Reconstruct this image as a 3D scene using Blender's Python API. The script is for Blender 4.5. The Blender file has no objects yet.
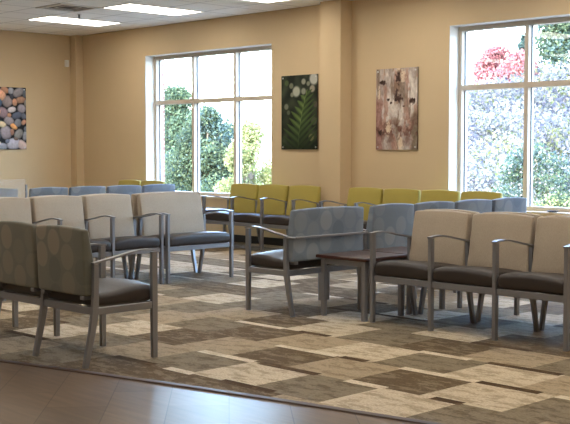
import bpy, bmesh, math, random
import numpy as np
from mathutils import Vector, Matrix, noise
PI = math.pi
S = bpy.context.scene
COL = S.collection
rnd = random.Random(7)

# ------------------------------------------------------------------ materials
def s2l(c):
    return tuple(((v/255)/12.92 if v/255 <= .04045 else ((v/255+.055)/1.055)**2.4) for v in c)

def mat(name, col=(.5,.5,.5), rough=.6, metal=0., spec=.5, nz=None, bump=None, sheen=0.):
    m = bpy.data.materials.new(name); m.use_nodes = True
    nt = m.node_tree; b = nt.nodes['Principled BSDF']
    b.inputs['Base Color'].default_value = (*col, 1)
    b.inputs['Roughness'].default_value = rough
    b.inputs['Metallic'].default_value = metal
    b.inputs['Specular IOR Level'].default_value = spec
    if sheen: b.inputs['Sheen Weight'].default_value = sheen
    tc = nt.nodes.new('ShaderNodeTexCoord')
    if nz:      # (scale, amount): mottled own colour
        n = nt.nodes.new('ShaderNodeTexNoise'); n.inputs['Scale'].default_value = nz[0]; n.inputs['Detail'].default_value = 5
        nt.links.new(tc.outputs['Object'], n.inputs['Vector'])
        r = nt.nodes.new('ShaderNodeMapRange'); r.inputs[1].default_value = .3; r.inputs[2].default_value = .7
        r.inputs[3].default_value = 1-nz[1]; r.inputs[4].default_value = 1+nz[1]
        nt.links.new(n.outputs[0], r.inputs[0])
        v = nt.nodes.new('ShaderNodeVectorMath'); v.operation = 'SCALE'; v.inputs[0].default_value = col
        nt.links.new(r.outputs[0], v.inputs['Scale']); nt.links.new(v.outputs[0], b.inputs['Base Color'])
    if bump:    # (scale, strength, distance)
        n = nt.nodes.new('ShaderNodeTexNoise'); n.inputs['Scale'].default_value = bump[0]; n.inputs['Detail'].default_value = 3
        nt.links.new(tc.outputs['Object'], n.inputs['Vector'])
        bp = nt.nodes.new('ShaderNodeBump'); bp.inputs['Strength'].default_value = bump[1]; bp.inputs['Distance'].default_value = bump[2]
        nt.links.new(n.outputs[0], bp.inputs['Height']); nt.links.new(bp.outputs[0], b.inputs['Normal'])
    return m

def N(nt, t, **kw):
    n = nt.nodes.new(t)
    for k, v in kw.items(): setattr(n, k, v)
    return n
def mth(nt, op, a, b=None):
    n = nt.nodes.new('ShaderNodeMath'); n.operation = op
    for i, x in enumerate((a, b)):
        if x is None: continue
        if isinstance(x, (int, float)): n.inputs[i].default_value = x
        else: nt.links.new(x, n.inputs[i])
    return n.outputs[0]

WALL = mat('warm_tan_paint', s2l((204,180,143)), .75, bump=(90,.08,.002), nz=(3,.015))
WHITE = mat('white_paint', s2l((225,222,214)), .6)
FRAME_W = mat('window_aluminium', s2l((196,182,164)), .45, 0)
GASKET = mat('black_gasket', (.02,.02,.03), .5)
BLACKB = mat('black_rubber_base', (.012,.011,.011), .5)
METAL = mat('grey_metallic_paint', s2l((138,138,142)), .36, .6, bump=(400,.03,.0005))
VINYL = mat('dark_brown_vinyl', s2l((46,38,35)), .46, 0, .5, nz=(6,.08), bump=(30,.15,.004))
LAM = mat('walnut_laminate', s2l((80,60,50)), .32, 0, .5, nz=(9,.18))
EDGE = mat('dark_wood_edge', s2l((62,32,24)), .35)
PLATE = mat('brushed_standoff', (.6,.6,.6), .3, .9)
PLASTIC = mat('white_plastic', (.75,.74,.70), .5)
DARK = mat('dark_plastic', (.03,.028,.028), .5)
TRIMM = mat('brown_transition_strip', s2l((70,50,38)), .5)

def weave(name, base, scale=260, amt=.13, rough=.85):
    m = mat(name, base, rough, sheen=.15)
    nt = m.node_tree; b = nt.nodes['Principled BSDF']
    tc = N(nt,'ShaderNodeTexCoord'); mp = N(nt,'ShaderNodeMapping'); mp.inputs['Scale'].default_value = (1,1,.35)
    nt.links.new(tc.outputs['Object'], mp.inputs[0])
    n = N(nt,'ShaderNodeTexNoise'); n.inputs['Scale'].default_value = scale; n.inputs['Detail'].default_value = 2
    nt.links.new(mp.outputs[0], n.inputs['Vector'])
    n2 = N(nt,'ShaderNodeTexNoise'); n2.inputs['Scale'].default_value = 7
    nt.links.new(tc.outputs['Object'], n2.inputs['Vector'])
    r = mth(nt,'ADD', mth(nt,'MULTIPLY', n.outputs[0], amt*2), mth(nt,'MULTIPLY', n2.outputs[0], .1))
    r = mth(nt,'ADD', r, 1-amt-.05)
    v = N(nt,'ShaderNodeVectorMath', operation='SCALE'); v.inputs[0].default_value = base
    nt.links.new(r, v.inputs['Scale']); nt.links.new(v.outputs[0], b.inputs['Base Color'])
    bp = N(nt,'ShaderNodeBump'); bp.inputs['Strength'].default_value = .25; bp.inputs['Distance'].default_value = .001
    nt.links.new(n.outputs[0], bp.inputs['Height']); nt.links.new(bp.outputs[0], b.inputs['Normal'])
    return m
CREAM = weave('cream_fabric', s2l((168,154,136)), 220, .2)
GREEN = weave('green_fabric', s2l((160,143,62)), 200, .06)

def dots(name, base, dark, light):
    """woven cloth with staggered overlapping discs"""
    m = mat(name, base, .85, sheen=.1)
    nt = m.node_tree; b = nt.nodes['Principled BSDF']
    tc = N(nt,'ShaderNodeTexCoord'); sp = N(nt,'ShaderNodeSeparateXYZ'); oi = N(nt,'ShaderNodeObjectInfo')
    nt.links.new(tc.outputs['Object'], sp.inputs[0])
    def layer(a, bb, off, rad):
        fx = mth(nt,'ADD', mth(nt,'DIVIDE', sp.outputs['X'], a), off)
        colm = mth(nt,'FLOOR', fx)
        sh = mth(nt,'MULTIPLY', mth(nt,'FRACT', mth(nt,'MULTIPLY', colm, .5)), 1.0)
        fz = mth(nt,'ADD', mth(nt,'ADD', mth(nt,'DIVIDE', sp.outputs['Z'], bb), sh), off*.7)
        row = mth(nt,'FLOOR', fz)
        dx = mth(nt,'SUBTRACT', mth(nt,'FRACT', fx), .5); dz = mth(nt,'SUBTRACT', mth(nt,'FRACT', fz), .5)
        d = mth(nt,'SQRT', mth(nt,'ADD', mth(nt,'MULTIPLY',dx,dx), mth(nt,'MULTIPLY',dz,dz)))
        r = N(nt,'ShaderNodeMapRange'); r.inputs[1].default_value = rad; r.inputs[2].default_value = rad-.05
        nt.links.new(d, r.inputs[0])
        cv = N(nt,'ShaderNodeCombineXYZ'); nt.links.new(colm, cv.inputs[0]); nt.links.new(row, cv.inputs[1])
        nt.links.new(oi.outputs['Random'], cv.inputs[2])
        wn = N(nt,'ShaderNodeTexWhiteNoise', noise_dimensions='3D'); nt.links.new(cv.outputs[0], wn.inputs['Vector'])
        return r.outputs[0], wn.outputs['Value']
    rgb = N(nt,'ShaderNodeRGB'); rgb.outputs[0].default_value = (*base,1); cur = rgb.outputs[0]
    for a, bb, off, rad, kk in ((.14,.165,.15,.5,.62),):
        mask, v = layer(a, bb, off, rad)
        ramp = N(nt,'ShaderNodeValToRGB'); e = ramp.color_ramp.elements
        e[0].color = (*dark,1); e[1].color = (*light,1); nt.links.new(v, ramp.inputs[0])
        mx = N(nt,'ShaderNodeMix', data_type='RGBA'); nt.links.new(mth(nt,'MULTIPLY', mask, kk), mx.inputs[0])
        nt.links.new(cur, mx.inputs[6]); nt.links.new(ramp.outputs[0], mx.inputs[7]); cur = mx.outputs[2]
    nt.links.new(cur, b.inputs['Base Color'])
    n = N(nt,'ShaderNodeTexNoise'); n.inputs['Scale'].default_value = 300
    nt.links.new(tc.outputs['Object'], n.inputs['Vector'])
    bp = N(nt,'ShaderNodeBump'); bp.inputs['Strength'].default_value = .2; bp.inputs['Distance'].default_value = .001
    nt.links.new(n.outputs[0], bp.inputs['Height']); nt.links.new(bp.outputs[0], b.inputs['Normal'])
    return m
BLUE = dots('blue_grey_disc_fabric', s2l((112,122,134)), s2l((92,104,118)), s2l((144,150,154)))
BLUE_SHADED = dots('shaded_disc_fabric', s2l((100,97,84)), s2l((84,86,75)), s2l((138,124,104)))  # same cloth as BLUE; shade away from the windows put into its colour

def vcol_mat(name, rough=.8, spec=.3, trans=0.):
    m = mat(name, (1,1,1), rough, 0, spec); nt = m.node_tree; b = nt.nodes['Principled BSDF']
    a = N(nt,'ShaderNodeVertexColor', layer_name='Col'); nt.links.new(a.outputs[0], b.inputs['Base Color'])
    if trans:
        out = nt.nodes['Material Output']; t = N(nt,'ShaderNodeBsdfTranslucent'); mx = N(nt,'ShaderNodeMixShader')
        mx.inputs[0].default_value = trans
        nt.links.new(a.outputs[0], t.inputs[0]); nt.links.new(b.outputs[0], mx.inputs[1]); nt.links.new(t.outputs[0], mx.inputs[2])
        nt.links.new(mx.outputs[0], out.inputs[0])
    return m
PRINT = vcol_mat('glossy_photo_print', .5, .2)
LEAF = vcol_mat('leaf', .7, .2, .5)

# ------------------------------------------------------------------ mesh helpers
def link(name, me, m=None, parent=None, loc=(0,0,0), rz=0):
    o = bpy.data.objects.new(name, me); COL.objects.link(o)
    if m is not None and not me.materials: me.materials.append(m)
    o.location = loc; o.rotation_euler = (0,0,rz)
    if parent: o.parent = parent
    return o
def mesh(bm, name='mesh', smooth=True, ang=35):
    bmesh.ops.recalc_face_normals(bm, faces=bm.faces)
    me = bpy.data.meshes.new(name); bm.to_mesh(me); bm.free()
    if smooth:
        for p in me.polygons: p.use_smooth = True
        me.set_sharp_from_angle(angle=math.radians(ang))
    return me
def abox(bm, x0, x1, y0, y1, z0, z1, bev=0, seg=1, mi=0):
    r = bmesh.ops.create_cube(bm, size=1)
    vs = r['verts']
    for v in vs:
        v.co = Vector((x0+(v.co.x+.5)*(x1-x0), y0+(v.co.y+.5)*(y1-y0), z0+(v.co.z+.5)*(z1-z0)))
    fs = set(f for v in vs for f in v.link_faces)
    for f in fs: f.material_index = mi
    if bev:
        es = list(set(e for v in vs for e in v.link_edges))
        bmesh.ops.bevel(bm, geom=es, offset=bev, segments=seg, affect='EDGES', profile=.5)
def box(name, x0, x1, y0, y1, z0, z1, m, parent=None, bev=0, seg=1, loc=(0,0,0)):
    bm = bmesh.new(); abox(bm, x0,x1,y0,y1,z0,z1,bev,seg)
    return link(name, mesh(bm, name, smooth=bev>0), m, parent, loc)
def sweep(bm, pts, w, d, wdir=Vector((1,0,0))):
    """rectangular bar along pts in the local YZ plane; w across x, d in plane (list or number)"""
    rings = []
    for i, p in enumerate(pts):
        p = Vector(p)
        a = Vector(pts[max(i-1,0)]); b = Vector(pts[min(i+1,len(pts)-1)])
        t = (b-a).normalized(); n = t.cross(wdir).normalized()
        dd = d[i] if isinstance(d,(list,tuple)) else d
        rings.append([bm.verts.new(p + wdir*sx*w/2 + n*sy*dd/2) for sx, sy in ((-1,-1),(1,-1),(1,1),(-1,1))])
    for r0, r1 in zip(rings, rings[1:]):
        for k in range(4): bm.faces.new((r0[k], r0[(k+1)%4], r1[(k+1)%4], r1[k]))
    bm.faces.new(rings[0][::-1]); bm.faces.new(rings[-1])
def tag(o, label=None, cat=None, group=None, kind=None):
    if label: o['label'] = label
    if cat: o['category'] = cat
    if group: o['group'] = group
    if kind: o['kind'] = kind
    return o
def empty(name, loc, rz=0):
    o = bpy.data.objects.new(name, None); o.empty_display_size = .1; COL.objects.link(o)
    o.location = loc; o.rotation_euler = (0,0,rz); return o

# ------------------------------------------------------------------ benches
# local frame: posts along +x, front at y=0 facing -y, rear posts at y=.43
def bev_edges(bm, off, seg):
    es = [e for e in bm.edges if len(e.link_faces)==2 and e.calc_face_angle(0) > .6]
    bmesh.ops.bevel(bm, geom=es, offset=off, segments=seg, affect='EDGES', profile=.5)
def back_mesh(w, dh=0.):
    bm = bmesh.new(); nx = 12; nz_ = 6
    def P(u, t, s):      # u across 0..1, t height 0..1, s 0 front 1 rear
        x = (u-.5)*w; cr = .014*(1-(2*u-1)**2)
        z = .418 + t*(.392+dh+cr)
        yf = .392 + .066*t**1.15 - .014*math.sin(PI*t)*math.sin(PI*u)   # reclined, softly crowned front
        yr = .488 + .018*t + .006*math.sin(PI*u)
        x *= 1 - .012*t
        return Vector((x, yf if s==0 else yr, z))
    g = {}
    for s in (0,1):
        for i in range(nx+1):
            for j in range(nz_+1): g[s,i,j] = bm.verts.new(P(i/nx, j/nz_, s))
    for i in range(nx):
        for j in range(nz_):
            bm.faces.new((g[0,i,j],g[0,i+1,j],g[0,i+1,j+1],g[0,i,j+1]))
            bm.faces.new((g[1,i,j],g[1,i,j+1],g[1,i+1,j+1],g[1,i+1,j]))
        bm.faces.new((g[0,i,0],g[1,i,0],g[1,i+1,0],g[0,i+1,0]))
        bm.faces.new((g[0,i,nz_],g[0,i+1,nz_],g[1,i+1,nz_],g[1,i,nz_]))
    for j in range(nz_):
        bm.faces.new((g[0,0,j],g[0,0,j+1],g[1,0,j+1],g[1,0,j]))
        bm.faces.new((g[0,nx,j],g[1,nx,j],g[1,nx,j+1],g[0,nx,j+1]))
    bmesh.ops.recalc_face_normals(bm, faces=bm.faces)
    bev_edges(bm, .013, 3)
    return mesh(bm, 'backrest', ang=60)
def seat_mesh(w):
    bm = bmesh.new(); nx = 10; ny = 10
    def P(u, v, s):
        x = (u-.5)*w; y = -.018 + v*.452
        if s == 0: return Vector((x, y + (.006 if v==0 else 0), .352))
        z = .438 + .024*math.sin(PI*u)**.6*(1-.35*v) + .014*math.sin(PI*min(v*1.6,1)) - .014*v
        return Vector((x, y, z))
    g = {}
    for s in (0,1):
        for i in range(nx+1):
            for j in range(ny+1): g[s,i,j] = bm.verts.new(P(i/nx, j/ny, s))
    for i in range(nx):
        for j in range(ny):
            bm.faces.new((g[0,i,j],g[0,i,j+1],g[0,i+1,j+1],g[0,i+1,j]))
            bm.faces.new((g[1,i,j],g[1,i+1,j],g[1,i+1,j+1],g[1,i,j+1]))
    for i in range(nx):
        bm.faces.new((g[0,i,0],g[0,i+1,0],g[1,i+1,0],g[1,i,0])); bm.faces.new((g[0,i,ny],g[1,i,ny],g[1,i+1,ny],g[0,i+1,ny]))
    for j in range(ny):
        bm.faces.new((g[0,0,j],g[1,0,j],g[1,0,j+1],g[0,0,j+1])); bm.faces.new((g[0,nx,j],g[0,nx,j+1],g[1,nx,j+1],g[1,nx,j]))
    bmesh.ops.recalc_face_normals(bm, faces=bm.faces)
    bev_edges(bm, .028, 4)
    return mesh(bm, 'seat', ang=60)
def front_leg_mesh():
    bm = bmesh.new(); sweep(bm, [(0,0,0),(0,0,.3),(0,0,.655)], .027, [.032,.038,.038])
    bev_edges(bm, .003, 1); return mesh(bm, 'leg')
def rear_leg_mesh():
    bm = bmesh.new()
    sweep(bm, [(0,.505,0),(0,.458,.2),(0,.436,.32),(0,.431,.42),(0,.428,.606)], .027, [.028,.036,.042,.036,.03])
    bev_edges(bm, .003, 1); return mesh(bm, 'leg')
def arm_mesh():
    bm = bmesh.new(); pts = []
    for i in range(15):
        t = i/14; y = -.024 + t*.472
        z = .661 + .016*math.sin(PI*min(t/.7,1))*(1-t) - .05*max(0,(t-.15)/.85)**1.5
        pts.append((0, y, z))
    sweep(bm, pts, .036, .011); bev_edges(bm, .003, 1); return mesh(bm, 'armrest')
def frame_mesh(n, mod, bar=False):
    bm = bmesh.new(); L = n*mod; h = .0135
    for i in range(n):
        a, b = i*mod+h, (i+1)*mod-h
        abox(bm, a, b, -.006, .014, .306, .350, .003)
        abox(bm, a, b, .425, .446, .306, .350, .003)
        for sx in (.25,.75): abox(bm, a+(b-a)*sx-.012, a+(b-a)*sx+.012, .014, .425, .316, .346)
        if bar: abox(bm, a, b, .516, .530, .597, .615, .003)
    if bar:
        for x in (0, L): abox(bm, x-.012, x+.012, .44, .530, .597, .613, .002)
    for i in range(n+1):
        abox(bm, i*mod-.010, i*mod+.010, .018, .42, .306, .350, .003)
    return mesh(bm, 'seat_frame')
def bracket_mesh():
    bm = bmesh.new(); abox(bm, -.02, .02, .41, .485, .395, .4185, .003); return mesh(bm, 'back_bracket')
CACHE = {}
def cm(key, fn):
    if key not in CACHE: CACHE[key] = fn()
    return CACHE[key]
def with_mat(me, m):
    c = me.copy(); c.materials.clear(); c.materials.append(m); return c
def bench(name, label, origin, facing, n, mod, fab, group=None, bar=False, cat='bench', dh=.005):
    rz = {'-Y':0, '+Y':PI, '-X':-PI/2, '+X':PI/2}[facing]
    root = empty(name, (origin[0], origin[1], 0), rz)
    tag(root, label, cat, group)
    link('seat_frame', cm(('fr',n,mod,bar), lambda: frame_mesh(n,mod,bar)), METAL, root)
    for i in range(n+1):
        link('leg', cm('fl', front_leg_mesh), METAL, root, (i*mod,0,0))
        link('leg', cm('rl', rear_leg_mesh), METAL, root, (i*mod,0,0))
        link('armrest', cm('arm', arm_mesh), METAL, root, (i*mod,0,0))
    for i in range(n):
        x = (i+.5)*mod
        link('seat', cm(('seat',mod), lambda: seat_mesh(mod-.029)), VINYL, root, (x,0,0))
        w = mod-.03 if n > 1 else mod-.02
        me = cm(('back',mod,n>1,dh), lambda: back_mesh(w, dh)); me2 = cm(('back',mod,n>1,dh,fab.name), lambda: with_mat(me, fab))
        bk = link('backrest', me2, None, root, (x,0,0))
        for s in (-1,1):
            link('back_bracket', cm('br', bracket_mesh), METAL, bk, (s*(mod/2-.06),0,0))
    return root

bench('bench_seating', 'disc patterned bench with shade-toned cloth, seen from behind, nearest the wood floor edge', (-5.425,4.145), '+Y', 3, .546, BLUE_SHADED, dh=0., cat='bench')
bench('bench_seating', 'three-seat cream backed bench at the right, facing the camera, in front of another bench', (-5.405,6.155), '-Y', 3, .545, CREAM, dh=0., cat='bench')
bench('bench_seating', 'cream bench mostly hidden, back to back behind the right cream bench, facing the windows', (-3.775,7.225), '+Y', 3, .545, CREAM, cat='bench')
bench('wide_chair', 'wide blue grey disc patterned chair with rear rail, its back behind the wood side table', (-6.508,6.745), '-X', 1, .83, BLUE, bar=True, cat='chair')
bench('bench_seating', 'long blue grey bench seen from behind, beyond the wide blue chair with rear rail', (-6.508,9.09), '-X', 4, .567, BLUE, cat='bench')
bench('wide_chair', 'wide cream chair at the window end of the left cream row, facing the open carpet', (-8.33,6.535), '+X', 1, .805, CREAM, dh=.03, cat='chair')
bench('bench_seating', 'three-seat cream bench at the left, beside the wide cream chair', (-8.345,4.79), '+X', 3, .56, CREAM, dh=.03, cat='bench')
bench('wide_chair', 'hidden wide cream chair, back to back with the wide cream chair', (-9.39,7.34), '-X', 1, .805, CREAM, dh=.03, cat='chair')
bench('bench_seating', 'hidden cream bench, back to back with the left three-seat cream bench', (-9.405,6.47), '-X', 3, .56, CREAM, dh=.03, cat='bench')
bench('bench_seating', 'blue grey four-back bench behind the left cream row, before the corner', (-12.36,9.46), '-X', 4, .57, BLUE, dh=-.008, cat='bench')
bench('bench_seating', 'blue grey bench behind the frosted panel at the left edge of the photo', (-12.36,7.04), '-X', 3, .56, BLUE, dh=-.008, cat='bench')
bench('bench_seating', 'three-seat green backed bench on the window wall left of the pillar, under the fern picture', (-11.23,9.42), '-Y', 3, .56, GREEN, cat='bench')
bench('bench_seating', 'four-seat green backed bench on the window wall right of the pillar, under the bark picture', (-9.085,9.42), '-Y', 4, .558, GREEN, cat='bench')
bench('bench_seating', 'green backed bench in the far left corner below the left edge of the left window', (-13.80,9.42), '-Y', 2, .56, GREEN, cat='bench')

# ------------------------------------------------------------------ tables
def table(x0, x1, y0, y1, label):
    cx, cy = (x0+x1)/2, (y0+y1)/2; w, d = (x1-x0)/2, (y1-y0)/2
    r = empty('side_table', (cx,cy,0)); tag(r, label, 'table')
    box('table_top', -w, w, -d, d, .452, .474, LAM, r, .004)
    bm = bmesh.new(); t = .006
    abox(bm, -w-t, w+t, -d-t, -d, .450, .473, .003); abox(bm, -w-t, w+t, d, d+t, .450, .473, .003)
    abox(bm, -w-t, -w, -d, d, .450, .473, .003); abox(bm, w, w+t, -d, d, .450, .473, .003)
    link('edge_band', mesh(bm), EDGE, r)
    bm = bmesh.new(); i = .03
    abox(bm, -w+i, w-i, -d+i, -d+i+.02, .405, .450); abox(bm, -w+i, w-i, d-i-.02, d-i, .405, .450)
    abox(bm, -w+i, -w+i+.02, -d+i+.02, d-i-.02, .405, .450); abox(bm, w-i-.02, w-i, -d+i+.02, d-i-.02, .405, .450)
    link('apron', mesh(bm, smooth=False), METAL, r)
    for sx in (-1,1):
        for sy in (-1,1):
            bm = bmesh.new(); x = sx*(w-.04); y = sy*(d-.04)
            abox(bm, x-.018, x+.018, y-.018, y+.018, 0, .45, .003); link('leg', mesh(bm), METAL, r)
table(-5.93,-5.432, 6.10, 6.60, 'dark wood topped side table beside the wide blue chair, nearer one of the pair')
table(-5.93,-5.432, 6.625, 7.115, 'dark wood topped side table directly behind the nearer side table')
table(-11.85,-11.31, 9.42, 9.92, 'dark wood topped side table under the left window, left of the green bench')

# ------------------------------------------------------------------ room shell
XL, XR, YB, YF, H = -15.34, 3.0, 10.2, -3.0, 3.11
def struct(o): o['kind'] = 'structure'; return o
T = .24
WINS = [(-13.52,-10.758),(-7.812,-5.05)]; ZS, ZH = .60, 2.685
bm = bmesh.new()
xs = [XL-T, WINS[0][0], WINS[0][1], WINS[1][0], WINS[1][1], XR+T]
for i in (0,2,4): abox(bm, xs[i], xs[i+1], YB, YB+T, -.3, H+.5)
for i in (1,3):
    abox(bm, xs[i], xs[i+1], YB, YB+T, -.3, ZS-.02); abox(bm, xs[i], xs[i+1], YB, YB+T, ZH, H+.5)
struct(link('wall_back', mesh(bm, smooth=False), WALL))
def brick():
    m = mat('red_brick', (.4,.2,.15), .9); nt = m.node_tree; b = nt.nodes['Principled BSDF']
    tc = N(nt,'ShaderNodeTexCoord'); sp = N(nt,'ShaderNodeSeparateXYZ'); nt.links.new(tc.outputs['Object'], sp.inputs[0])
    cv = N(nt,'ShaderNodeCombineXYZ'); nt.links.new(mth(nt,'ADD', sp.outputs[0], sp.outputs[1]), cv.inputs[0]); nt.links.new(sp.outputs[2], cv.inputs[1])
    br = N(nt,'ShaderNodeTexBrick'); nt.links.new(cv.outputs[0], br.inputs['Vector'])
    br.inputs['Scale'].default_value = 1; br.inputs['Brick Width'].default_value = .2; br.inputs['Row Height'].default_value = .07
    br.inputs['Mortar Size'].default_value = .008
    br.inputs['Color1'].default_value = (.45,.2,.14,1); br.inputs['Color2'].default_value = (.3,.14,.1,1); br.inputs['Mortar'].default_value = (.6,.56,.5,1)
    nt.links.new(br.outputs['Color'], b.inputs['Base Color']); return m
BRICK = brick()
bm = bmesh.new()
for i in (0,2,4): abox(bm, xs[i], xs[i+1], YB+T, YB+T+.12, -3.2, H+.8)
for i in (1,3):
    abox(bm, xs[i], xs[i+1], YB+T, YB+T+.12, -3.2, ZS-.02); abox(bm, xs[i], xs[i+1], YB+T, YB+T+.12, ZH, H+.8)
struct(link('trim_1', mesh(bm, smooth=False), BRICK))
struct(box('wall_left', XL-T, XL, YF, YB, -.3, H+.5, WALL))
struct(box('wall_right', XR, XR+T, YF, YB, -.3, H+.5, WALL))
struct(box('wall_rear', XL-T, XR+T, YF-T, YF, -.3, H+.5, WALL))
struct(box('wall_pillar', -9.669, -9.32, 10.0, YB, 0, H, WALL))
struct(box('wall_corner', XL, -15.175, 10.061, YB, 0, H, WALL))
# baseboards
def base(name, *b): struct(box(name, *b, BLACKB))
bm = bmesh.new()
for x0, x1, y0 in ((-15.175,-9.669,YB),(-9.32,XR,YB)): abox(bm, x0, x1, y0-.008, y0, 0, .10)
abox(bm, -9.677,-9.312, 9.992, 10.0, 0, .10); abox(bm, -9.677,-9.669, 10.0, YB-.008, 0, .10); abox(bm, -9.32,-9.312, 10.0, YB-.008, 0, .10)
struct(link('baseboard_back', mesh(bm, smooth=False), BLACKB))
base('baseboard_left', XL, XL+.008, YF, 10.061, 0, .10)

# ceiling: lay-in tiles
m = mat('ceiling_tile', s2l((249,248,245)), .85); nt = m.node_tree; b = nt.nodes['Principled BSDF']
tc = N(nt,'ShaderNodeTexCoord'); sp = N(nt,'ShaderNodeSeparateXYZ'); nt.links.new(tc.outputs['Object'], sp.inputs[0])
def gridmask(off, out):
    f = mth(nt,'FRACT', mth(nt,'DIVIDE', mth(nt,'ADD', out, off), .61))
    a = mth(nt,'LESS_THAN', mth(nt,'ABSOLUTE', mth(nt,'SUBTRACT', f, .5)), .4835)
    return a
g = mth(nt,'MULTIPLY', gridmask(12.01+6.1, sp.outputs[0]), gridmask(-9.58+12.2, sp.outputs[1]))
nn = N(nt,'ShaderNodeTexNoise'); nn.inputs['Scale'].default_value = 45; nt.links.new(tc.outputs['Object'], nn.inputs['Vector'])
n2 = N(nt,'ShaderNodeTexWhiteNoise', noise_dimensions='2D')
cv = N(nt,'ShaderNodeCombineXYZ')
nt.links.new(mth(nt,'FLOOR', mth(nt,'DIVIDE', mth(nt,'ADD', sp.outputs[0], 18.11), .61)), cv.inputs[0])
nt.links.new(mth(nt,'FLOOR', mth(nt,'DIVIDE', mth(nt,'ADD', sp.outputs[1], 2.62), .61)), cv.inputs[1])
nt.links.new(cv.outputs[0], n2.inputs['Vector'])
tone = mth(nt,'ADD', mth(nt,'MULTIPLY', nn.outputs[0], .12), mth(nt,'MULTIPLY', n2.outputs['Value'], .05))
tone = mth(nt,'ADD', tone, .9)
tone = mth(nt,'MULTIPLY', tone, mth(nt,'ADD', mth(nt,'MULTIPLY', g, .45), .55))
v = N(nt,'ShaderNodeVectorMath', operation='SCALE'); v.inputs[0].default_value = s2l((249,248,245))
nt.links.new(tone, v.inputs['Scale']); nt.links.new(v.outputs[0], b.inputs['Base Color'])
CEIL = m
struct(box('ceiling', XL-T, XR+T, YF-T, YB, H, H+.2, CEIL))

# ------------------------------------------------------------------ floor
EDGEL = [(-16,.9),(-9,2.62),(-7.2,3.10),(-6.0,3.41),(-5.26,3.61),(-4.57,3.78),(-4.0,3.905),(-3.58,3.99),(-3.18,4.07),(-2.2,4.24),(-1,4.42),(1,4.66),(3.3,4.9)]
def edge_y(x):
    for (a,b_),(c,d) in zip(EDGEL, EDGEL[1:]):
        if a <= x <= c: return b_+(d-b_)*(x-a)/(c-a)
    return EDGEL[-1][1]
m = mat('wood_look_vinyl', (.3,.2,.13), .3, 0, .22); nt = m.node_tree; b = nt.nodes['Principled BSDF']
tc = N(nt,'ShaderNodeTexCoord'); mp = N(nt,'ShaderNodeMapping'); mp.inputs['Rotation'].default_value = (0,0,.72)
nt.links.new(tc.outputs['Object'], mp.inputs[0])
br = N(nt,'ShaderNodeTexBrick'); nt.links.new(mp.outputs[0], br.inputs['Vector'])
br.offset = .37
for k, v_ in (('Scale',1),('Brick Width',.92),('Row Height',.305),('Mortar Size',.003),('Mortar Smooth',.3)): br.inputs[k].default_value = v_
br.inputs['Color1'].default_value = (*s2l((116,97,79)),1); br.inputs['Color2'].default_value = (*s2l((100,83,67)),1); br.inputs['Mortar'].default_value = (*s2l((76,62,49)),1)
mp2 = N(nt,'ShaderNodeMapping'); mp2.inputs['Scale'].default_value = (1.2,11,1); mp2.inputs['Rotation'].default_value = (0,0,.72)
nt.links.new(tc.outputs['Object'], mp2.inputs[0])
n = N(nt,'ShaderNodeTexNoise'); n.inputs['Scale'].default_value = 2.5; n.inputs['Detail'].default_value = 6; nt.links.new(mp2.outputs[0], n.inputs['Vector'])
sc_ = mth(nt,'ADD', mth(nt,'MULTIPLY', n.outputs[0], 1.0), .45)
v = N(nt,'ShaderNodeVectorMath', operation='SCALE'); nt.links.new(br.outputs['Color'], v.inputs[0]); nt.links.new(sc_, v.inputs['Scale'])
nt.links.new(v.outputs[0], b.inputs['Base Color'])
r_ = mth(nt,'ADD', mth(nt,'MULTIPLY', n.outputs[0], .03), .33); nt.links.new(r_, b.inputs['Roughness'])
WOODF = m
struct(box('floor', XL-T, XR+T, YF-T, YB+T, -.3, -.004, WOODF))
# carpet tiles (one mesh, one colour per tile piece; noise breaks each tile up)
CC = {'c': s2l((200,188,170)), 'b': s2l((168,154,134)), 'g': s2l((134,124,108)), 'd': s2l((98,84,66)), 'k': s2l((76,60,43)), 'w': s2l((214,204,188))}
SEC = {'c': s2l((146,133,113)), 'b': s2l((130,116,96)), 'g': s2l((92,80,62)), 'd': s2l((140,127,108)), 'k': s2l((110,92,70)), 'w': s2l((180,166,146))}
bm = bmesh.new(); cl = bm.loops.layers.float_color.new('Col'); c2 = bm.loops.layers.float_color.new('Col2')
PX, PY = .512, .494
known = {0:{-5.90:'b',-5.39:'g',-4.88:'c',-4.37:'g',-3.86:'c',-3.35:'g',-2.84:'b'},
         1:{-6.68:'c',-6.17:'d',-5.66:'b',-5.15:'d',-4.64:'b',-4.12:'d',-3.61:'c',-3.10:'g'},
         2:{-6.43:'g',-5.92:'d',-5.41:'b',-4.9:'c',-4.4:'g',-3.9:'c',-3.4:'b',-2.9:'g'},
         3:{-6.17:'d',-5.66:'c',-5.16:'g',-4.65:'d',-4.14:'b',-3.62:'g',-3.1:'b'}}
strips = {0:[(-5.63,-5.23,'k',0),(-5.11,-4.86,'w',0),(-4.62,-4.2,'k',0)],
          1:[(-5.39,-4.89,'w',0),(-4.83,-4.35,'k',-1),(-4.13,-3.85,'w',0),(-3.53,-3.34,'k',-1)],
          2:[(-5.2,-4.66,'w',0),(-4.63,-4.42,'k',0),(-4.15,-3.61,'w',0),(-3.6,-3.2,'k',0),(-3.1,-2.7,'w',0)],
          3:[(-6.15,-5.65,'w',0),(-5.5,-5.2,'k',0),(-4.41,-4.02,'w',0),(-3.89,-3.38,'k',0)]}
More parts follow.
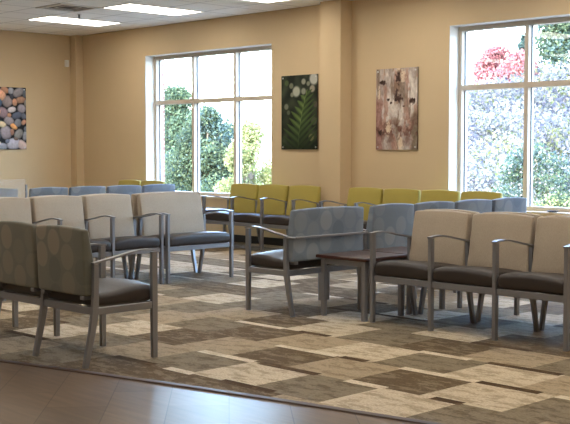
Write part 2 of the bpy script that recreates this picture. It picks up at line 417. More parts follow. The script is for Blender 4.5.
def cq(x0,x1,y0,y1,z,key,key2):
    # clip against the curved edge
    n_ = max(1,int((x1-x0)/.13)); 
    for i in range(n_):
        a = x0+(x1-x0)*i/n_; c = x0+(x1-x0)*(i+1)/n_
        ya, yc = max(y0,edge_y(a)), max(y0,edge_y(c))
        if ya >= y1 and yc >= y1: continue
        ya, yc = min(ya,y1), min(yc,y1)
        pts = [(a,ya),(c,yc),(c,y1),(a,y1)]
        if ya >= y1: pts = [(c,yc),(c,y1),(a,y1)]
        elif yc >= y1: pts = [(a,ya),(c,y1),(a,y1)]
        f = bm.faces.new([bm.verts.new((px,py,z)) for px,py in pts])
        for l in f.loops: l[cl] = (*CC[key],1); l[c2] = (*SEC[key2],1)
for r in range(-8,13):
    y0 = 3.995 + r*PY; y1 = y0+PY
    off = -.005 if r%2 else -.26
    i = int((-15.4+3.61)/PX)-1
    sec = {k_:k_ for k_ in CC}
    for k in range(i, 14):
        x0 = -3.61+off+k*PX; x1 = x0+PX
        if x0 > 3.2: break
        x0 = max(x0, XL); x1 = min(x1, 3.0)
        if x1 <= x0 or y0 >= YB: continue
        key = rnd.choices('cbgd', (2.2,3,3.4,3))[0]; st = rnd.random(); sk = rnd.choice('wkwkcd')
        if r in known:
            for kx, kv in known[r].items():
                if abs(kx-(-3.61+off+k*PX)) < .2: key = kv
        cq(x0, x1, y0, min(y1,YB), 0, key, sec[key])
        if r not in strips or x0 < -6.9 or x0 > -2.7:
            if st < .55:
                a = x0 + rnd.choice((0,0,.25))*PX; cq(a, min(a+PX*rnd.choice((.5,.9,1)),3.0), y0-.01, y0+.055, .0006, sk, sec[sk])
for r, L in strips.items():
    y0 = 3.995 + r*PY
    for a, c, k, o_ in L: cq(a, c, y0-.035+o_*.0, y0+.035, .0009, k, sec[k])
m = mat('patterned_carpet_tiles', (.4,.35,.28), .95, 0, .1); nt = m.node_tree; b = nt.nodes['Principled BSDF']
a1 = N(nt,'ShaderNodeVertexColor', layer_name='Col'); a2 = N(nt,'ShaderNodeVertexColor', layer_name='Col2')
tc = N(nt,'ShaderNodeTexCoord'); mp = N(nt,'ShaderNodeMapping'); mp.inputs['Scale'].default_value = (1,2.2,1)
nt.links.new(tc.outputs['Object'], mp.inputs[0])
n = N(nt,'ShaderNodeTexNoise'); n.inputs['Scale'].default_value = 5.5; n.inputs['Detail'].default_value = 10; n.inputs['Roughness'].default_value = .78
nt.links.new(mp.outputs[0], n.inputs['Vector'])
r1 = N(nt,'ShaderNodeMapRange'); r1.inputs[1].default_value = .49; r1.inputs[2].default_value = .56; nt.links.new(n.outputs[0], r1.inputs[0])
mx = N(nt,'ShaderNodeMix', data_type='RGBA'); nt.links.new(mth(nt,'MULTIPLY', r1.outputs[0], .7), mx.inputs[0]); nt.links.new(a1.outputs[0], mx.inputs[6]); nt.links.new(a2.outputs[0], mx.inputs[7])
n3 = N(nt,'ShaderNodeTexNoise'); n3.inputs['Scale'].default_value = 60; n3.inputs['Detail'].default_value = 4; nt.links.new(mp.outputs[0], n3.inputs['Vector'])
sc_ = mth(nt,'ADD', mth(nt,'MULTIPLY', n3.outputs[0], 1.1), .34)
wv = N(nt,'ShaderNodeVectorMath', operation='MULTIPLY'); wv.inputs[1].default_value = (1.03,.98,.88); nt.links.new(mx.outputs[2], wv.inputs[0])
v = N(nt,'ShaderNodeVectorMath', operation='SCALE'); nt.links.new(wv.outputs[0], v.inputs[0]); nt.links.new(sc_, v.inputs['Scale'])
nt.links.new(v.outputs[0], b.inputs['Base Color'])
bp = N(nt,'ShaderNodeBump'); bp.inputs['Strength'].default_value = .4; bp.inputs['Distance'].default_value = .003
nt.links.new(n3.outputs[0], bp.inputs['Height']); nt.links.new(bp.outputs[0], b.inputs['Normal'])
me = bpy.data.meshes.new('carpet'); bm.to_mesh(me); bm.free()
struct(link('floor_carpet', me, m))
# strip along the curved edge
bm = bmesh.new(); rings = []
pts = []
for (a,b_),(c,d) in zip(EDGEL, EDGEL[1:]):
    k = max(1,int((c-a)/.3))
    for i in range(k): pts.append((a+(c-a)*i/k, b_+(d-b_)*i/k))
pts = [p for p in pts if XL+.02 < p[0] < XR-.02]
for i, p in enumerate(pts):
    q0, q1 = pts[max(0,i-1)], pts[min(len(pts)-1,i+1)]
    t = Vector((q1[0]-q0[0], q1[1]-q0[1],0)).normalized(); nrm = Vector((-t.y,t.x,0))
    P0 = Vector((p[0],p[1],0))
    rings.append([bm.verts.new(P0+nrm*s_+Vector((0,0,z))) for s_, z in ((-.034,-.0035),(-.03,.004),(-.008,.007),(.010,.005),(.012,-.0035))])
for r0, r1_ in zip(rings, rings[1:]):
    for k in range(4): bm.faces.new((r0[k], r0[k+1], r1_[k+1], r1_[k]))
struct(link('trim_3', mesh(bm), TRIMM))

# ------------------------------------------------------------------ windows
def glass():
    m = bpy.data.materials.new('window_glass'); m.use_nodes = True; nt = m.node_tree
    nt.nodes.remove(nt.nodes['Principled BSDF']); out = nt.nodes['Material Output']
    t = N(nt,'ShaderNodeBsdfTransparent'); t.inputs[0].default_value = (.94,.97,.98,1)
    g_ = N(nt,'ShaderNodeBsdfGlossy'); g_.inputs['Roughness'].default_value = .01
    lw = N(nt,'ShaderNodeLayerWeight'); lw.inputs[0].default_value = .5
    fr = mth(nt,'ADD', mth(nt,'MULTIPLY', mth(nt,'POWER', lw.outputs['Facing'], 5), .5), .03)
    mx = N(nt,'ShaderNodeMixShader'); nt.links.new(fr, mx.inputs[0]); nt.links.new(t.outputs[0], mx.inputs[1]); nt.links.new(g_.outputs[0], mx.inputs[2])
    nt.links.new(mx.outputs[0], out.inputs[0]); return m
GLASS = glass()
yf0, yf1, yg = YB+.165, YB+.275, YB+.235
WM = mat('white_silicone', (.75,.78,.84), .5)
for wi, (a, c) in enumerate(WINS):
    root = empty('window_%d' % (wi+1), ((a+c)/2, YB+.2, ZS)); root['kind'] = 'structure'
    inv = Matrix.Translation(-Vector(root.location))
    def wl(name, bm_, m_, par=root, smooth=False):
        me_ = mesh(bm_, smooth=smooth); me_.transform(inv); return link(name, me_, m_, par)
    xm = [a+.025, a+.92, a+1.84, c-.025]; f = .026; zt = 1.985
    zb, zt2 = ZS+.012, ZH-.0
    bm = bmesh.new()
    for k, x in enumerate(xm): abox(bm, x-f, x+f, yf0, yf1, zb, zt2)
    for p, q in zip(xm, xm[1:]):
        abox(bm, p+f, q-f, yf0, yf1, zb, zb+.045); abox(bm, p+f, q-f, yf0, yf1, zt2-.055, zt2); abox(bm, p+f, q-f, yf0, yf1, zt-.03, zt+.03)
    wl('window_frame', bm, FRAME_W)
    for p, q in zip(xm, xm[1:]):
        for z0, z1 in ((zb+.045, zt-.03),(zt+.03, zt2-.055)):
            bm = bmesh.new(); abox(bm, p+f, q-f, yg-.004, yg+.004, z0, z1); pane = wl('window_pane', bm, GLASS)
            bm = bmesh.new(); g_ = .009
            abox(bm, p+f, p+f+g_, yg-.014, yg-.005, z0, z1); abox(bm, q-f-g_, q-f, yg-.014, yg-.005, z0, z1)
            wl('gasket', bm, GASKET, root)
    # white reveal lining and sill
    bm = bmesh.new()
    abox(bm, a, c, YB-.018, YB+T, ZS-.02, ZS+.0115); wl('window_sill', bm, WALL)
    bm = bmesh.new()
    abox(bm, a, a+.004, YB+.001, yf0, ZS+.012, ZH-.004); abox(bm, c-.004, c, YB+.001, yf0, ZS+.012, ZH-.004); abox(bm, a, c, YB+.001, yf0, ZH-.004, ZH)
    wl('reveal_lining', bm, WHITE)

# ------------------------------------------------------------------ ceiling fixtures
DIFF = bpy.data.materials.new('lit_diffuser'); DIFF.use_nodes = True; nt = DIFF.node_tree
b = nt.nodes['Principled BSDF']; b.inputs['Base Color'].default_value = (.8,.8,.8,1)
b.inputs['Emission Color'].default_value = (1,.93,.82,1); b.inputs['Emission Strength'].default_value = 8.6
def fix_meshes():
    bm = bmesh.new(); x, y, w = .302, .607, .018
    abox(bm,-x,x,-y,-y+w,-.008,-.0005); abox(bm,-x,x,y-w,y,-.008,-.0005); abox(bm,-x,-x+w,-y+w,y-w,-.008,-.0005); abox(bm,x-w,x,-y+w,y-w,-.008,-.0005)
    f = mesh(bm, smooth=False)
    bm = bmesh.new(); abox(bm,-x+w,x-w,-y+w,y-w,-.006,-.0005); return f, mesh(bm, smooth=False)
FM, DM = fix_meshes()
LX = [-13.84+.305+1.83*k for k in range(9)]; LYs = [8.97, 8.97-3.66, 8.97-7.32]
def light(x, y, label, group=None):
    r = empty('ceiling_light', (x,y,H)); tag(r, label, 'ceiling light', group)
    link('frame', FM, WHITE, r); link('diffuser', DM, DIFF, r)
light(LX[0], LYs[0], 'lit ceiling light nearest the room corner, leftmost of the three in view')
light(LX[1], LYs[0], 'lit ceiling light beside the air vent, middle of the three in view')
light(LX[2], LYs[0], 'lit ceiling light cut by the photo top, rightmost of the three')
for x in LX[3:]: light(x, LYs[0], 'lit ceiling light out of view above the window wall', 'ceiling lights out of view')
for y in LYs[1:]:
    for x in LX: light(x, y, 'lit ceiling light out of view nearer the camera', 'ceiling lights out of view nearer the camera')
# vent
r = empty('ceiling_vent', (-12.315, 8.055, H)); tag(r, 'square ceiling air vent with dark slots beside the middle ceiling light', 'air vent')
bm = bmesh.new(); x = .30; w = .05
abox(bm,-x,x,-x,-x+w,-.012,-.0005); abox(bm,-x,x,x-w,x,-.012,-.0005); abox(bm,-x,-x+w,-x+w,x-w,-.012,-.0005); abox(bm,x-w,x,-x+w,x-w,-.012,-.0005)
link('frame', mesh(bm, smooth=False), PLASTIC, r)
bm = bmesh.new(); abox(bm,-x+w,x-w,-x+w,x-w,-.002,-.0005); link('backing', mesh(bm, smooth=False), DARK, r)
for q, h_ in ((.205,.004),(.13,.004)):
    bm = bmesh.new(); t = .016
    for (x0,x1,y0,y1) in ((-q,q,-q,-q+t),(-q,q,q-t,q),(-q,-q+t,-q+t,q-t),(q-t,q,-q+t,q-t)): abox(bm,x0,x1,y0,y1,-h_,-.002)
    link('louver', mesh(bm, smooth=False), PLASTIC, r)
# sprinkler
r = empty('fire_sprinkler', (-12.8, 8.55, H)); tag(r, 'small metal fire sprinkler head hanging by the leftmost ceiling light', 'sprinkler')
bm = bmesh.new(); bmesh.ops.create_cone(bm, cap_ends=True, segments=16, radius1=.03, radius2=.034, depth=.006, matrix=Matrix.Translation((0,0,-.0035))); link('escutcheon', mesh(bm), PLASTIC, r)
bm = bmesh.new(); bmesh.ops.create_cone(bm, cap_ends=True, segments=12, radius1=.011, radius2=.013, depth=.055, matrix=Matrix.Translation((0,0,-.034))); link('body', mesh(bm), DARK, r)
bm = bmesh.new(); bmesh.ops.create_cone(bm, cap_ends=True, segments=16, radius1=.026, radius2=.024, depth=.005, matrix=Matrix.Translation((0,0,-.0645))); link('deflector', mesh(bm), DARK, r)
# motion sensor on left wall
r = empty('motion_sensor', (XL, 9.985, 2.66)); tag(r, 'small white sensor box high on the left wall near the corner', 'sensor')
bm = bmesh.new(); abox(bm, 0, .045, -.03, .03, -.055, .055, .008, 2); hs = link('housing', mesh(bm), PLASTIC, r)
bm = bmesh.new(); abox(bm, .045, .050, -.02, .02, -.03, .015, .002); link('lens', mesh(bm), WHITE, hs)

# ------------------------------------------------------------------ wall pictures
def print_mesh(w, h, nu, nv, fn):
    """flat print in local XZ, colour computed per cell corner"""
    me = bpy.data.meshes.new('print'); vs = []; fs = []
    for j in range(nv+1):
        for i in range(nu+1): vs.append(((i/nu-.5)*w, 0, (j/nv-.5)*h))
    for j in range(nv):
        for i in range(nu):
            q = j*(nu+1)+i; fs.append((q, q+1, q+nu+2, q+nu+1))
    me.from_pydata(vs, [], fs)
    at = me.color_attributes.new('Col', 'FLOAT_COLOR', 'POINT')
    buf = []
    for j in range(nv+1):
        for i in range(nu+1): c = fn(i/nu, 1-j/nv); buf += [*s2l(tuple(max(0,min(255,t)) for t in c)), 1]
    at.data.foreach_set('color', buf); return me
def lerp(a, b, t): return tuple(x+(y-x)*t for x, y in zip(a,b))
def picture(loc, rz, w, h, fn, label, nu=104, nv=154, sidem=None):
    r = empty('wall_picture', loc, rz); tag(r, label, 'picture')
    pm = print_mesh(w, h, nu, nv, fn); o = link('printed_face', pm, PRINT, r, (0,-.0215,0))
    bm = bmesh.new(); abox(bm, -w/2, w/2, -.021, -.009, -h/2, h/2); link('panel', mesh(bm, smooth=False), sidem or EDGE, r)
    for sx in (-1,1):
        for sz in (-1,1):
            bm = bmesh.new(); mt = Matrix.Translation((sx*(w/2-.03), -.0125, sz*(h/2-.03))) @ Matrix.Rotation(PI/2, 4, 'X')
            bmesh.ops.create_cone(bm, cap_ends=True, segments=16, radius1=.011, radius2=.011, depth=.024, matrix=mt); link('standoff', mesh(bm), PLATE, r)
# pebbles: (u, v, rx, ry, angle, colour); photo shows u > .32
PB = [(.36,.13,.10,.11,-.3,(214,160,130)),(.44,.045,.10,.055,.5,(176,128,102)),(.60,.06,.07,.06,.1,(150,150,158)),(.80,.08,.14,.075,-.5,(138,132,134)),
 (.50,.23,.12,.10,.9,(140,124,120)),(.70,.24,.06,.065,0,(190,140,112)),(.86,.20,.12,.06,-.15,(160,122,100)),(.62,.36,.10,.05,-.2,(196,186,186)),
 (.88,.34,.10,.075,.3,(148,138,144)),(.38,.41,.13,.09,.5,(140,114,118)),(.76,.45,.13,.06,-.3,(86,92,108)),(.54,.54,.12,.075,.4,(146,134,134)),
 (.93,.46,.07,.05,1,(96,98,110)),(.36,.60,.10,.055,.3,(206,186,150)),(.78,.57,.09,.07,-.8,(120,120,124)),(.93,.56,.05,.055,.8,(182,134,108)),
 (.66,.625,.10,.045,.6,(222,158,96)),(.46,.73,.13,.12,-.3,(150,138,142)),(.62,.72,.05,.06,0,(150,110,92)),(.80,.75,.12,.075,-.8,(132,128,122)),
 (.97,.78,.06,.09,.2,(140,140,146)),(.66,.91,.17,.10,-.1,(172,168,178)),(.88,.93,.14,.08,.6,(190,168,160)),(.36,.95,.12,.06,.1,(140,142,152)),
 (.22,.08,.12,.08,.2,(120,116,122)),(.12,.22,.12,.08,-.4,(170,130,108)),(.28,.25,.08,.09,.2,(70,84,104)),(.10,.42,.11,.09,.1,(150,140,136)),(.20,.55,.09,.07,0,(96,98,108)),
 (.08,.66,.12,.08,.6,(186,176,160)),(.22,.76,.10,.10,0,(86,88,96)),(.10,.88,.12,.07,-.3,(160,128,110)),(.25,.92,.08,.06,.4,(200,190,184)),(.03,.3,.08,.07,0,(130,128,130)),(.30,.40,.05,.06,0,(196,150,120)),
 (.62,.15,.05,.05,0,(60,60,68)),(.55,.45,.05,.04,0,(176,126,96)),(.99,.67,.05,.05,0,(108,110,118)),(.96,.10,.05,.07,0,(90,94,100)),(.72,.83,.06,.04,.3,(110,92,84)),(.50,.87,.06,.04,0,(104,110,128)),(.99,.25,.04,.07,0,(120,116,112))]
def pebble(u, v):
    best = None
    x, y = u*.65, v*.96
    for (pu,pv,rx,ry,an,c) in PB:
        dx, dy = x-pu*.65, y-pv*.96; c_, s_ = math.cos(an), math.sin(an)
        ex, ey = (dx*c_+dy*s_)/(rx*.75), (-dx*s_+dy*c_)/(ry*.96*.95)
        d = (abs(ex)**2.3+abs(ey)**2.3)
        if d < 1 and (best is None or d < best[0]): best = (d, c, ex, ey)
    if best is None: return (16,16,20)
    d, c, ex, ey = best
    n_ = noise.noise(Vector((u*22, v*30, 3)))*.10
    t = 1.08 - .55*d**2.6 + n_ - .16*ey
    return tuple(k*t for k in c)
def fern(u, v):
    n1 = noise.noise(Vector((u*5, v*6, 0))); 
    c = lerp((20,26,20),(60,68,50), max(0,min(1,.35+n1)))
    for bu,bv,r_,k in ((.42,.22,.09,(188,186,168)),(.62,.22,.055,(150,150,132)),(.9,.06,.10,(206,204,192)),(.86,.19,.06,(170,160,140)),(.62,.09,.05,(160,158,140)),(.15,.10,.05,(80,96,58)),(.28,.14,.05,(126,128,104)),(.95,.40,.05,(90,78,70)),(.14,.42,.05,(128,128,110)),(.83,.84,.06,(110,110,70)),(.9,.62,.07,(80,84,64)),(.3,.26,.04,(140,140,120)),(.2,.5,.04,(96,100,80)),(.75,.12,.04,(140,140,120))):
        d = math.hypot((u-bu)*.65,(v-bv)*.96)/(r_*.75)
        if d < 1.25: c = lerp(c, k, max(0,min(1,(1.25-d)*2.2))*.85)
    # frond: midrib from the tip down, broad pointed leaflets that rise outward
    t = (v-.2)/.85
    if t > 0:
        mid = .72 - .26*t - .05*math.sin(PI*t); s = u-mid; a = abs(s)
        up = v + a*(.42 if s < 0 else .62)
        q = up*10.5 + (.5 if s > 0 else 0); ki = math.floor(q); ph = q-ki
        tk = (ki/10.5-.2)/.85                       # where this leaflet leaves the rib
        if tk > 0 or a < .012:
            ln = .05+.46*max(tk,0)**.7*(1+.08*math.sin(ki*2.3)); fr = a/max(ln,.01)
            if fr < 1 and abs(ph-.5)*2 < 1.02*(1-fr**1.6)+.04:
                g_ = lerp((46,66,32),(118,136,74), max(0,1-abs(ph-.4)*2.2)*(1-.5*fr))
                if s > 0: g_ = lerp(g_, (40,58,30), .4)
                g_ = lerp(g_, (22,34,20), max(0,min(1,(v-.62)*2.4)))
                c = lerp(c, g_, .93)
        if a < .010: c = lerp(c,(128,140,84),.6*max(0,1-v*.8))
    return c
def bark(u, v):
    F = lambda x, y, z, o=5: noise.fractal(Vector((x,y,z)), 1, 2, o)
    w3 = F(u*22, v*22, 4, 3)
    def st(x, a, b_): return max(0, min(1, (x-a)/(b_-a)))
    c = lerp((166,150,142),(214,204,194), st(F(u*4,v*3,1), -.35,.35))
    c = lerp(c,(168,128,112), .8*st(F(u*6,v*2.4,12)+w3*.25, .12,.3))            # tan plates
    c = lerp(c,(126,108,92), .75*st(F(u*8,v*1.8,30)+w3*.2, .22,.38))
    c = lerp(c,(150,108,98), .8*st(.17+.06*F(v*5,u*3,3)-u, 0,.03)*st(v,.3,.42))     # reddish left edge
    c = lerp(c,(112,102,84), .75*st(u-.84-.05*F(v*6,0,9), 0,.05)*st(v,.5,.6))      # dark lower right edge
    c = lerp(c,(104,70,58), .95*max(0,1-abs(v-.76)*4)*st(F(u*7,v*9,21)+w3*.4+.25, .1,.4))
    c = lerp(c,(124,98,80), .8*st(.13-abs(u-.5)+.06*w3,0,.05)*st(.5-v+.2*w3,0,.2)*st(F(u*9,v*5,40)+.2,0,.3))
    for bu,bv,rx,ry in ((.55,.37,.11,.05),(.86,.41,.09,.045),(.54,.12,.07,.08),(.37,.42,.03,.014),(.30,.38,.03,.02),(.12,.79,.08,.04),(.17,.17,.10,.03),(.5,.30,.06,.06),(.68,.47,.03,.015)):
        d = math.hypot((u-bu)/rx,(v-bv)/ry)+w3*.6
        if d < 1: c = lerp(c,(70,50,44), min(1,(1-d)*2.2))
    for bu,bv,rx,ry in ((.66,.09,.06,.09),(.55,.01,.05,.03),(.30,.74,.07,.08),(.60,.92,.08,.10),(.08,.3,.03,.1)):
        d = math.hypot((u-bu)/rx,(v-bv)/ry)+w3*.9
        if d < 1: c = lerp(c,(228,206,178), min(1,(1-d)*3)*.85)
    return tuple(k+w3*30 for k in c)
picture((XL, 8.90, 1.76), PI/2, .66, .96, pebble, 'picture of grey and tan river pebbles on the left wall', sidem=DARK)
picture((-10.215, YB, 1.76), 0, .66, .96, fern, 'picture of a green fern frond on dark blurred background, left of the pillar')
picture((-8.577, YB, 1.76), 0, .64, .965, bark, 'picture of peeling brown and cream tree bark, right of the pillar')

# ------------------------------------------------------------------ frosted panel, item on sill
FRO = bpy.data.materials.new('frosted_acrylic'); FRO.use_nodes = True; nt = FRO.node_tree
pb = nt.nodes['Principled BSDF']; pb.inputs['Base Color'].default_value = (.72,.72,.72,1); pb.inputs['Roughness'].default_value = .4
t = N(nt,'ShaderNodeBsdfTransparent'); mx = N(nt,'ShaderNodeMixShader'); mx.inputs[0].default_value = .17
nt.links.new(t.outputs[0], mx.inputs[1]); nt.links.new(pb.outputs[0], mx.inputs[2]); nt.links.new(mx.outputs[0], nt.nodes['Material Output'].inputs[0])
r = empty('privacy_panel', (-11.72, 6.12, 0)); tag(r, 'translucent frosted panel standing behind the left cream row at the photo edge', 'panel')
bm = bmesh.new(); abox(bm, -.004, .004, -.93, .92, .12, .925); link('panel_sheet', mesh(bm, smooth=False), FRO, r)
for y in (-.93,.92):
    bm = bmesh.new(); abox(bm, -.012, .012, y, y+.02, 0, .86, .002); link('post', mesh(bm), METAL, r)
    bm = bmesh.new(); abox(bm, -.09, .09, y-.01, y+.03, 0, .012, .002); link('foot', mesh(bm), METAL, r)
r = empty('sill_dish', (-6.47, YB+.06, ZS+.0115)); tag(r, 'small dark oval dish lying on the right window sill', 'dish')
bm = bmesh.new(); bmesh.ops.create_cone(bm, cap_ends=True, segments=28, radius1=.045, radius2=.062, depth=.016, matrix=Matrix.Translation((0,0,.008)))
bmesh.ops.inset_region(bm, faces=[f for f in bm.faces if f.normal.z > .9], thickness=.008, depth=-.006)
link('dish_body', mesh(bm), DARK, r)

# ------------------------------------------------------------------ outdoors
def ground_z(x, y):
    r = math.hypot(x,y); k = x/max(y,.1)
    s = max(0,min(1,(k+1.08)/.26)); s = s*s*(3-2*s)
    rr = min(r,74)
    top = -2.4 + max(0,rr-15)*(.135+.03*max(0,min(1,(k+.78)/.2)))*s + .5*noise.noise(Vector((x*.12,y*.12,0)))*min(1,max(0,(r-15)/8))
    return top
bm = bmesh.new(); G = {}
for i in range(86):
    for j in range(51):
        x = -110+i*2.0; y = 10.62+j*2.0; G[i,j] = bm.verts.new((x,y,ground_z(x,y)))
for i in range(85):
    for j in range(50): bm.faces.new((G[i,j],G[i+1,j],G[i+1,j+1],G[i,j+1]))
SOIL = mat('dry_pale_slope', s2l((112,106,94)), .95, nz=(.9,.25))
struct(link('ground', mesh(bm), SOIL))
PAL = {'mauve': [(150,146,160),(170,160,168),(134,134,150)], 'pale': [(206,204,192),(190,190,184),(214,206,190)], 'green': [(92,110,80),(116,130,94),(76,96,76),(158,160,116)], 'yellow': [(176,178,112),(200,196,140),(150,158,100),(214,206,160)],
       'grey': [(170,168,160),(196,190,176),(140,142,146),(206,200,184)], 'red': [(190,120,118),(206,150,142),(166,104,108),(200,164,150)], 'blue': [(92,114,108),(112,132,120),(80,102,98)]}
def leaves(name, blobs, n, size, pal, parent=None, seed=1, zsq=1., LK=.55, tv=.25, spread=False):
    """n small leaf quads scattered through round clumps; own colour per leaf, tone per clump.
    spread: leaf size grows with each clump's distance from the building (coarser scrub uphill)"""
    g = np.random.default_rng(seed)
    C = np.array([tuple(b_[0]) for b_ in blobs]); RD = np.array([b_[1] for b_ in blobs])
    ds = np.hypot(C[:,0], C[:,1]) if spread else np.ones(len(C))
    w = (RD/ds)**2; bi = g.choice(len(C), n, p=w/w.sum())
    def unit(k): v = g.normal(size=(k,3)); return v/np.linalg.norm(v, axis=1, keepdims=True)
    d = unit(n)*(RD[bi]*g.random(n)**.4)[:,None]; d[:,2] *= zsq
    p = C[bi]+d; a = unit(n); b_ = np.cross(a, unit(n)); b_ /= np.linalg.norm(b_, axis=1, keepdims=True)
    sz = (size*g.uniform(.6,1.3,n)*(ds[bi] if spread else 1))[:,None]
    vs = np.stack([p-a*sz*.5, p+b_*sz*.32, p+a*sz*.5, p-b_*sz*.32], 1).reshape(-1,3)
    names = [pal] if isinstance(pal,str) else pal
    P = np.array([[s2l(c_) for c_ in PAL[k]][:3] for k in names])      # palettes x 3 colours
    bp = g.integers(0, len(names), len(C)); mixp = np.where(g.random(n) < .6, bp[bi], g.integers(0, len(names), n))
    tone = g.uniform(1-tv, 1+tv, len(C))
    col = P[mixp, g.integers(0, P.shape[1], n)]*(LK*tone[bi]*g.uniform(.85,1.15,n))[:,None]
    cols = np.ones((n,4)); cols[:,:3] = np.clip(col,0,1); cols = np.repeat(cols, 4, axis=0)
    me = bpy.data.meshes.new(name); me.vertices.add(4*n); me.loops.add(4*n); me.polygons.add(n)
    me.vertices.foreach_set('co', vs.ravel()); me.loops.foreach_set('vertex_index', np.arange(4*n, dtype=np.int32))
    me.polygons.foreach_set('loop_start', np.arange(0,4*n,4, dtype=np.int32)); me.update(calc_edges=True)
    at = me.color_attributes.new('Col','FLOAT_COLOR','POINT'); at.data.foreach_set('color', cols.ravel())
    return link(name, me, LEAF, parent)
BARKM = mat('tree_bark', s2l((120,104,88)), .9, nz=(6,.2))
TREES = []
def clear_of(p, rad):
    return all(math.hypot(p.x-tx, p.y-ty) > tw*1.25+rad*1.1+.2 for tx,ty,tw in TREES)
def tree(name, label, k, r, h, w, pal, seed, cat='tree', n=5000, size=.2, shape='round', trunk_r=.14):
    y = r/math.sqrt(1+k*k); x = k*y; z = ground_z(x,y)
    root = empty(name, (x,y,z-.05)); tag(root, label, cat); TREES.append((x,y,w))
    R = random.Random(seed); bm = bmesh.new()
    def limb(p, q, r0, r1):
        d = (q-p); L = d.length; rot = d.to_track_quat('Z','Y').to_matrix().to_4x4()
        bmesh.ops.create_cone(bm, cap_ends=True, segments=8, radius1=r0, radius2=r1, depth=L, matrix=Matrix.Translation((p+q)/2) @ rot)
    limb(Vector((0,0,0)), Vector((0,0,h*.85)), trunk_r, trunk_r*.3)
    blobs = []
    for i in range(30):
        t = R.uniform(.18,.95); prof = (math.sin(PI*min(1,t*.85+.15))**.6) if shape=='round' else (1.05-t)
        an = R.uniform(0,2*PI); rr = w*prof*R.uniform(.3,.75)
        q = Vector((math.cos(an)*rr, math.sin(an)*rr, h*t)); blobs.append((q, w*R.uniform(.28,.45)*(prof+.25)))
        limb(Vector((0,0,h*t*.7)), q, trunk_r*.4, .02)
    blobs.append((Vector((0,0,h*.93)), w*.3))
    link('trunk', mesh(bm), BARKM, root)
    leaves('foliage', blobs, n, size, pal, root, seed)
# left window
tree('leafy_tree', 'tall green tree outside the left lite of the left window', -1.262, 31.5, 5.2, 1.75, 'green', 11, n=80000, size=.09)
tree('leafy_tree', 'dense green tree outside the middle of the left window', -1.187, 26, 4.95, 1.25, ['green','green','blue'], 12, n=75000, size=.078)
tree('leafy_tree', 'pale yellow green tree outside the right lite of the left window', -1.093, 22, 4.3, .95, 'yellow', 13, n=40000, size=.07)
tree('leafy_tree', 'sunlit yellowish shrub between the trees outside the left window', -1.137, 39, 4.4, 1.1, 'yellow', 14, 'shrub', n=20000, size=.1)
tree('leafy_tree', 'low green shrub behind the lower part of the left window', -1.225, 20, 2.5, 1.3, ['green','yellow'], 15, 'shrub', n=9000, size=.08)
# right window hillside
tree('red_leaf_tree', 'red leaved tree on the skyline outside the right window', -.703, 62, 2.7, 1.5, 'red', 21, n=9000, size=.17)
tree('red_leaf_tree', 'small reddish bush near the mullion on the hillside skyline', -.672, 58, 2.2, 1.0, 'red', 22, 'bush', n=5000, size=.16)
tree('evergreen_tree', 'blue green evergreen on the skyline left of the window mullion', -.667, 66, 2.9, 1.2, 'blue', 23, n=7000, size=.18, shape='cone')
tree('leafy_tree', 'green tree at the top right of the right window', -.618, 62, 5.2, 2.0, ['green','blue'], 24, n=14000, size=.18)
tree('hill_shrub', 'grey green shrub low on the hillside by the mullion', -.652, 27, 1.9, 1.1, ['blue','green','grey'], 25, 'shrub', n=14000, size=.075)
tree('hill_shrub', 'yellow green low shrub outside the right edge of the right window', -.625, 24, 1.2, .8, ['yellow','green'], 26, 'shrub', n=9000, size=.065)
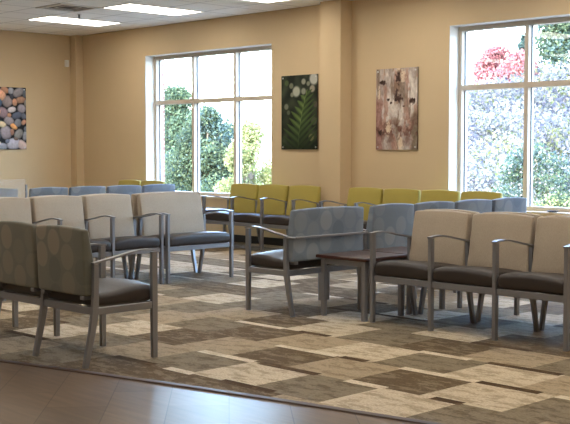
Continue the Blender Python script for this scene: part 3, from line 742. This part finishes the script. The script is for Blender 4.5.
# brush covering the slope: nobody could count it
R = random.Random(5); bl = []
for _ in range(1150):
    k = R.uniform(-.82,.1); r = 23+41*R.random()**.8; y = r/math.sqrt(1+k*k); x = k*y
    rad = R.uniform(.5,1.3)*(.7+r/90); p = Vector((x,y,ground_z(x,y)+rad*.35))
    if clear_of(p, rad): bl.append((p, rad))
o = leaves('hillside_brush', bl, 420000, .0036, ['grey','pale','mauve','pale','yellow'], None, 6, .8, .26, .5, True)
tag(o, 'pale dry brush covering the hillside outside the right window', 'brush', kind='stuff')
R = random.Random(9); bl = []
for _ in range(70):
    k = R.uniform(-1.35,-1.0); r = R.uniform(30,46); y = r/math.sqrt(1+k*k); x = k*y
    rad = R.uniform(.7,1.4); p = Vector((x,y,ground_z(x,y)+rad*.6))
    if clear_of(p, rad): bl.append((p, rad))
o = leaves('low_undergrowth', bl, 9000, .24, ['yellow','green','grey'], None, 8)
tag(o, 'pale undergrowth behind the trees outside the left window', 'undergrowth', kind='stuff')

# ------------------------------------------------------------------ daylight
w = bpy.data.worlds.new('World'); S.world = w; w.use_nodes = True; nt = w.node_tree
sky = N(nt,'ShaderNodeTexSky', sky_type='NISHITA'); sky.sun_disc = False; sky.sun_elevation = math.radians(42); sky.sun_rotation = math.radians(160)
sky.air_density = 1.2; sky.dust_density = 2.0
bg = nt.nodes['Background']; tv = N(nt,'ShaderNodeVectorMath', operation='MULTIPLY'); tv.inputs[1].default_value = (.9,.98,1.1)
nt.links.new(sky.outputs[0], tv.inputs[0]); nt.links.new(tv.outputs[0], bg.inputs[0]); bg.inputs[1].default_value = 5.0
sd = bpy.data.lights.new('sun', 'SUN'); sd.energy = 6; sd.angle = .01; sd.color = (1,.95,.86)
so = bpy.data.objects.new('sun', sd); COL.objects.link(so)
d = Vector((-.35,.65,-.67)); so.rotation_euler = d.to_track_quat('-Z','Y').to_euler()

# ------------------------------------------------------------------ camera
cd = bpy.data.cameras.new('camera'); co = bpy.data.objects.new('camera', cd); COL.objects.link(co)
cd.sensor_width = 36; cd.lens = 1109/570*36; cd.clip_end = 500
co.location = (0,0,1.28); co.rotation_euler = (PI/2-.05637, 0, .79991)
S.camera = co
S.view_settings.view_transform = 'Standard'; S.view_settings.look = 'None'; S.view_settings.gamma = 1
S.view_settings.use_curve_mapping = False; S.view_settings.exposure = 0.16
S.cycles.max_bounces = 10; S.cycles.diffuse_bounces = 6; S.cycles.transparent_max_bounces = 12; S.cycles.use_denoising = True
S.cycles.sample_clamp_indirect = 6
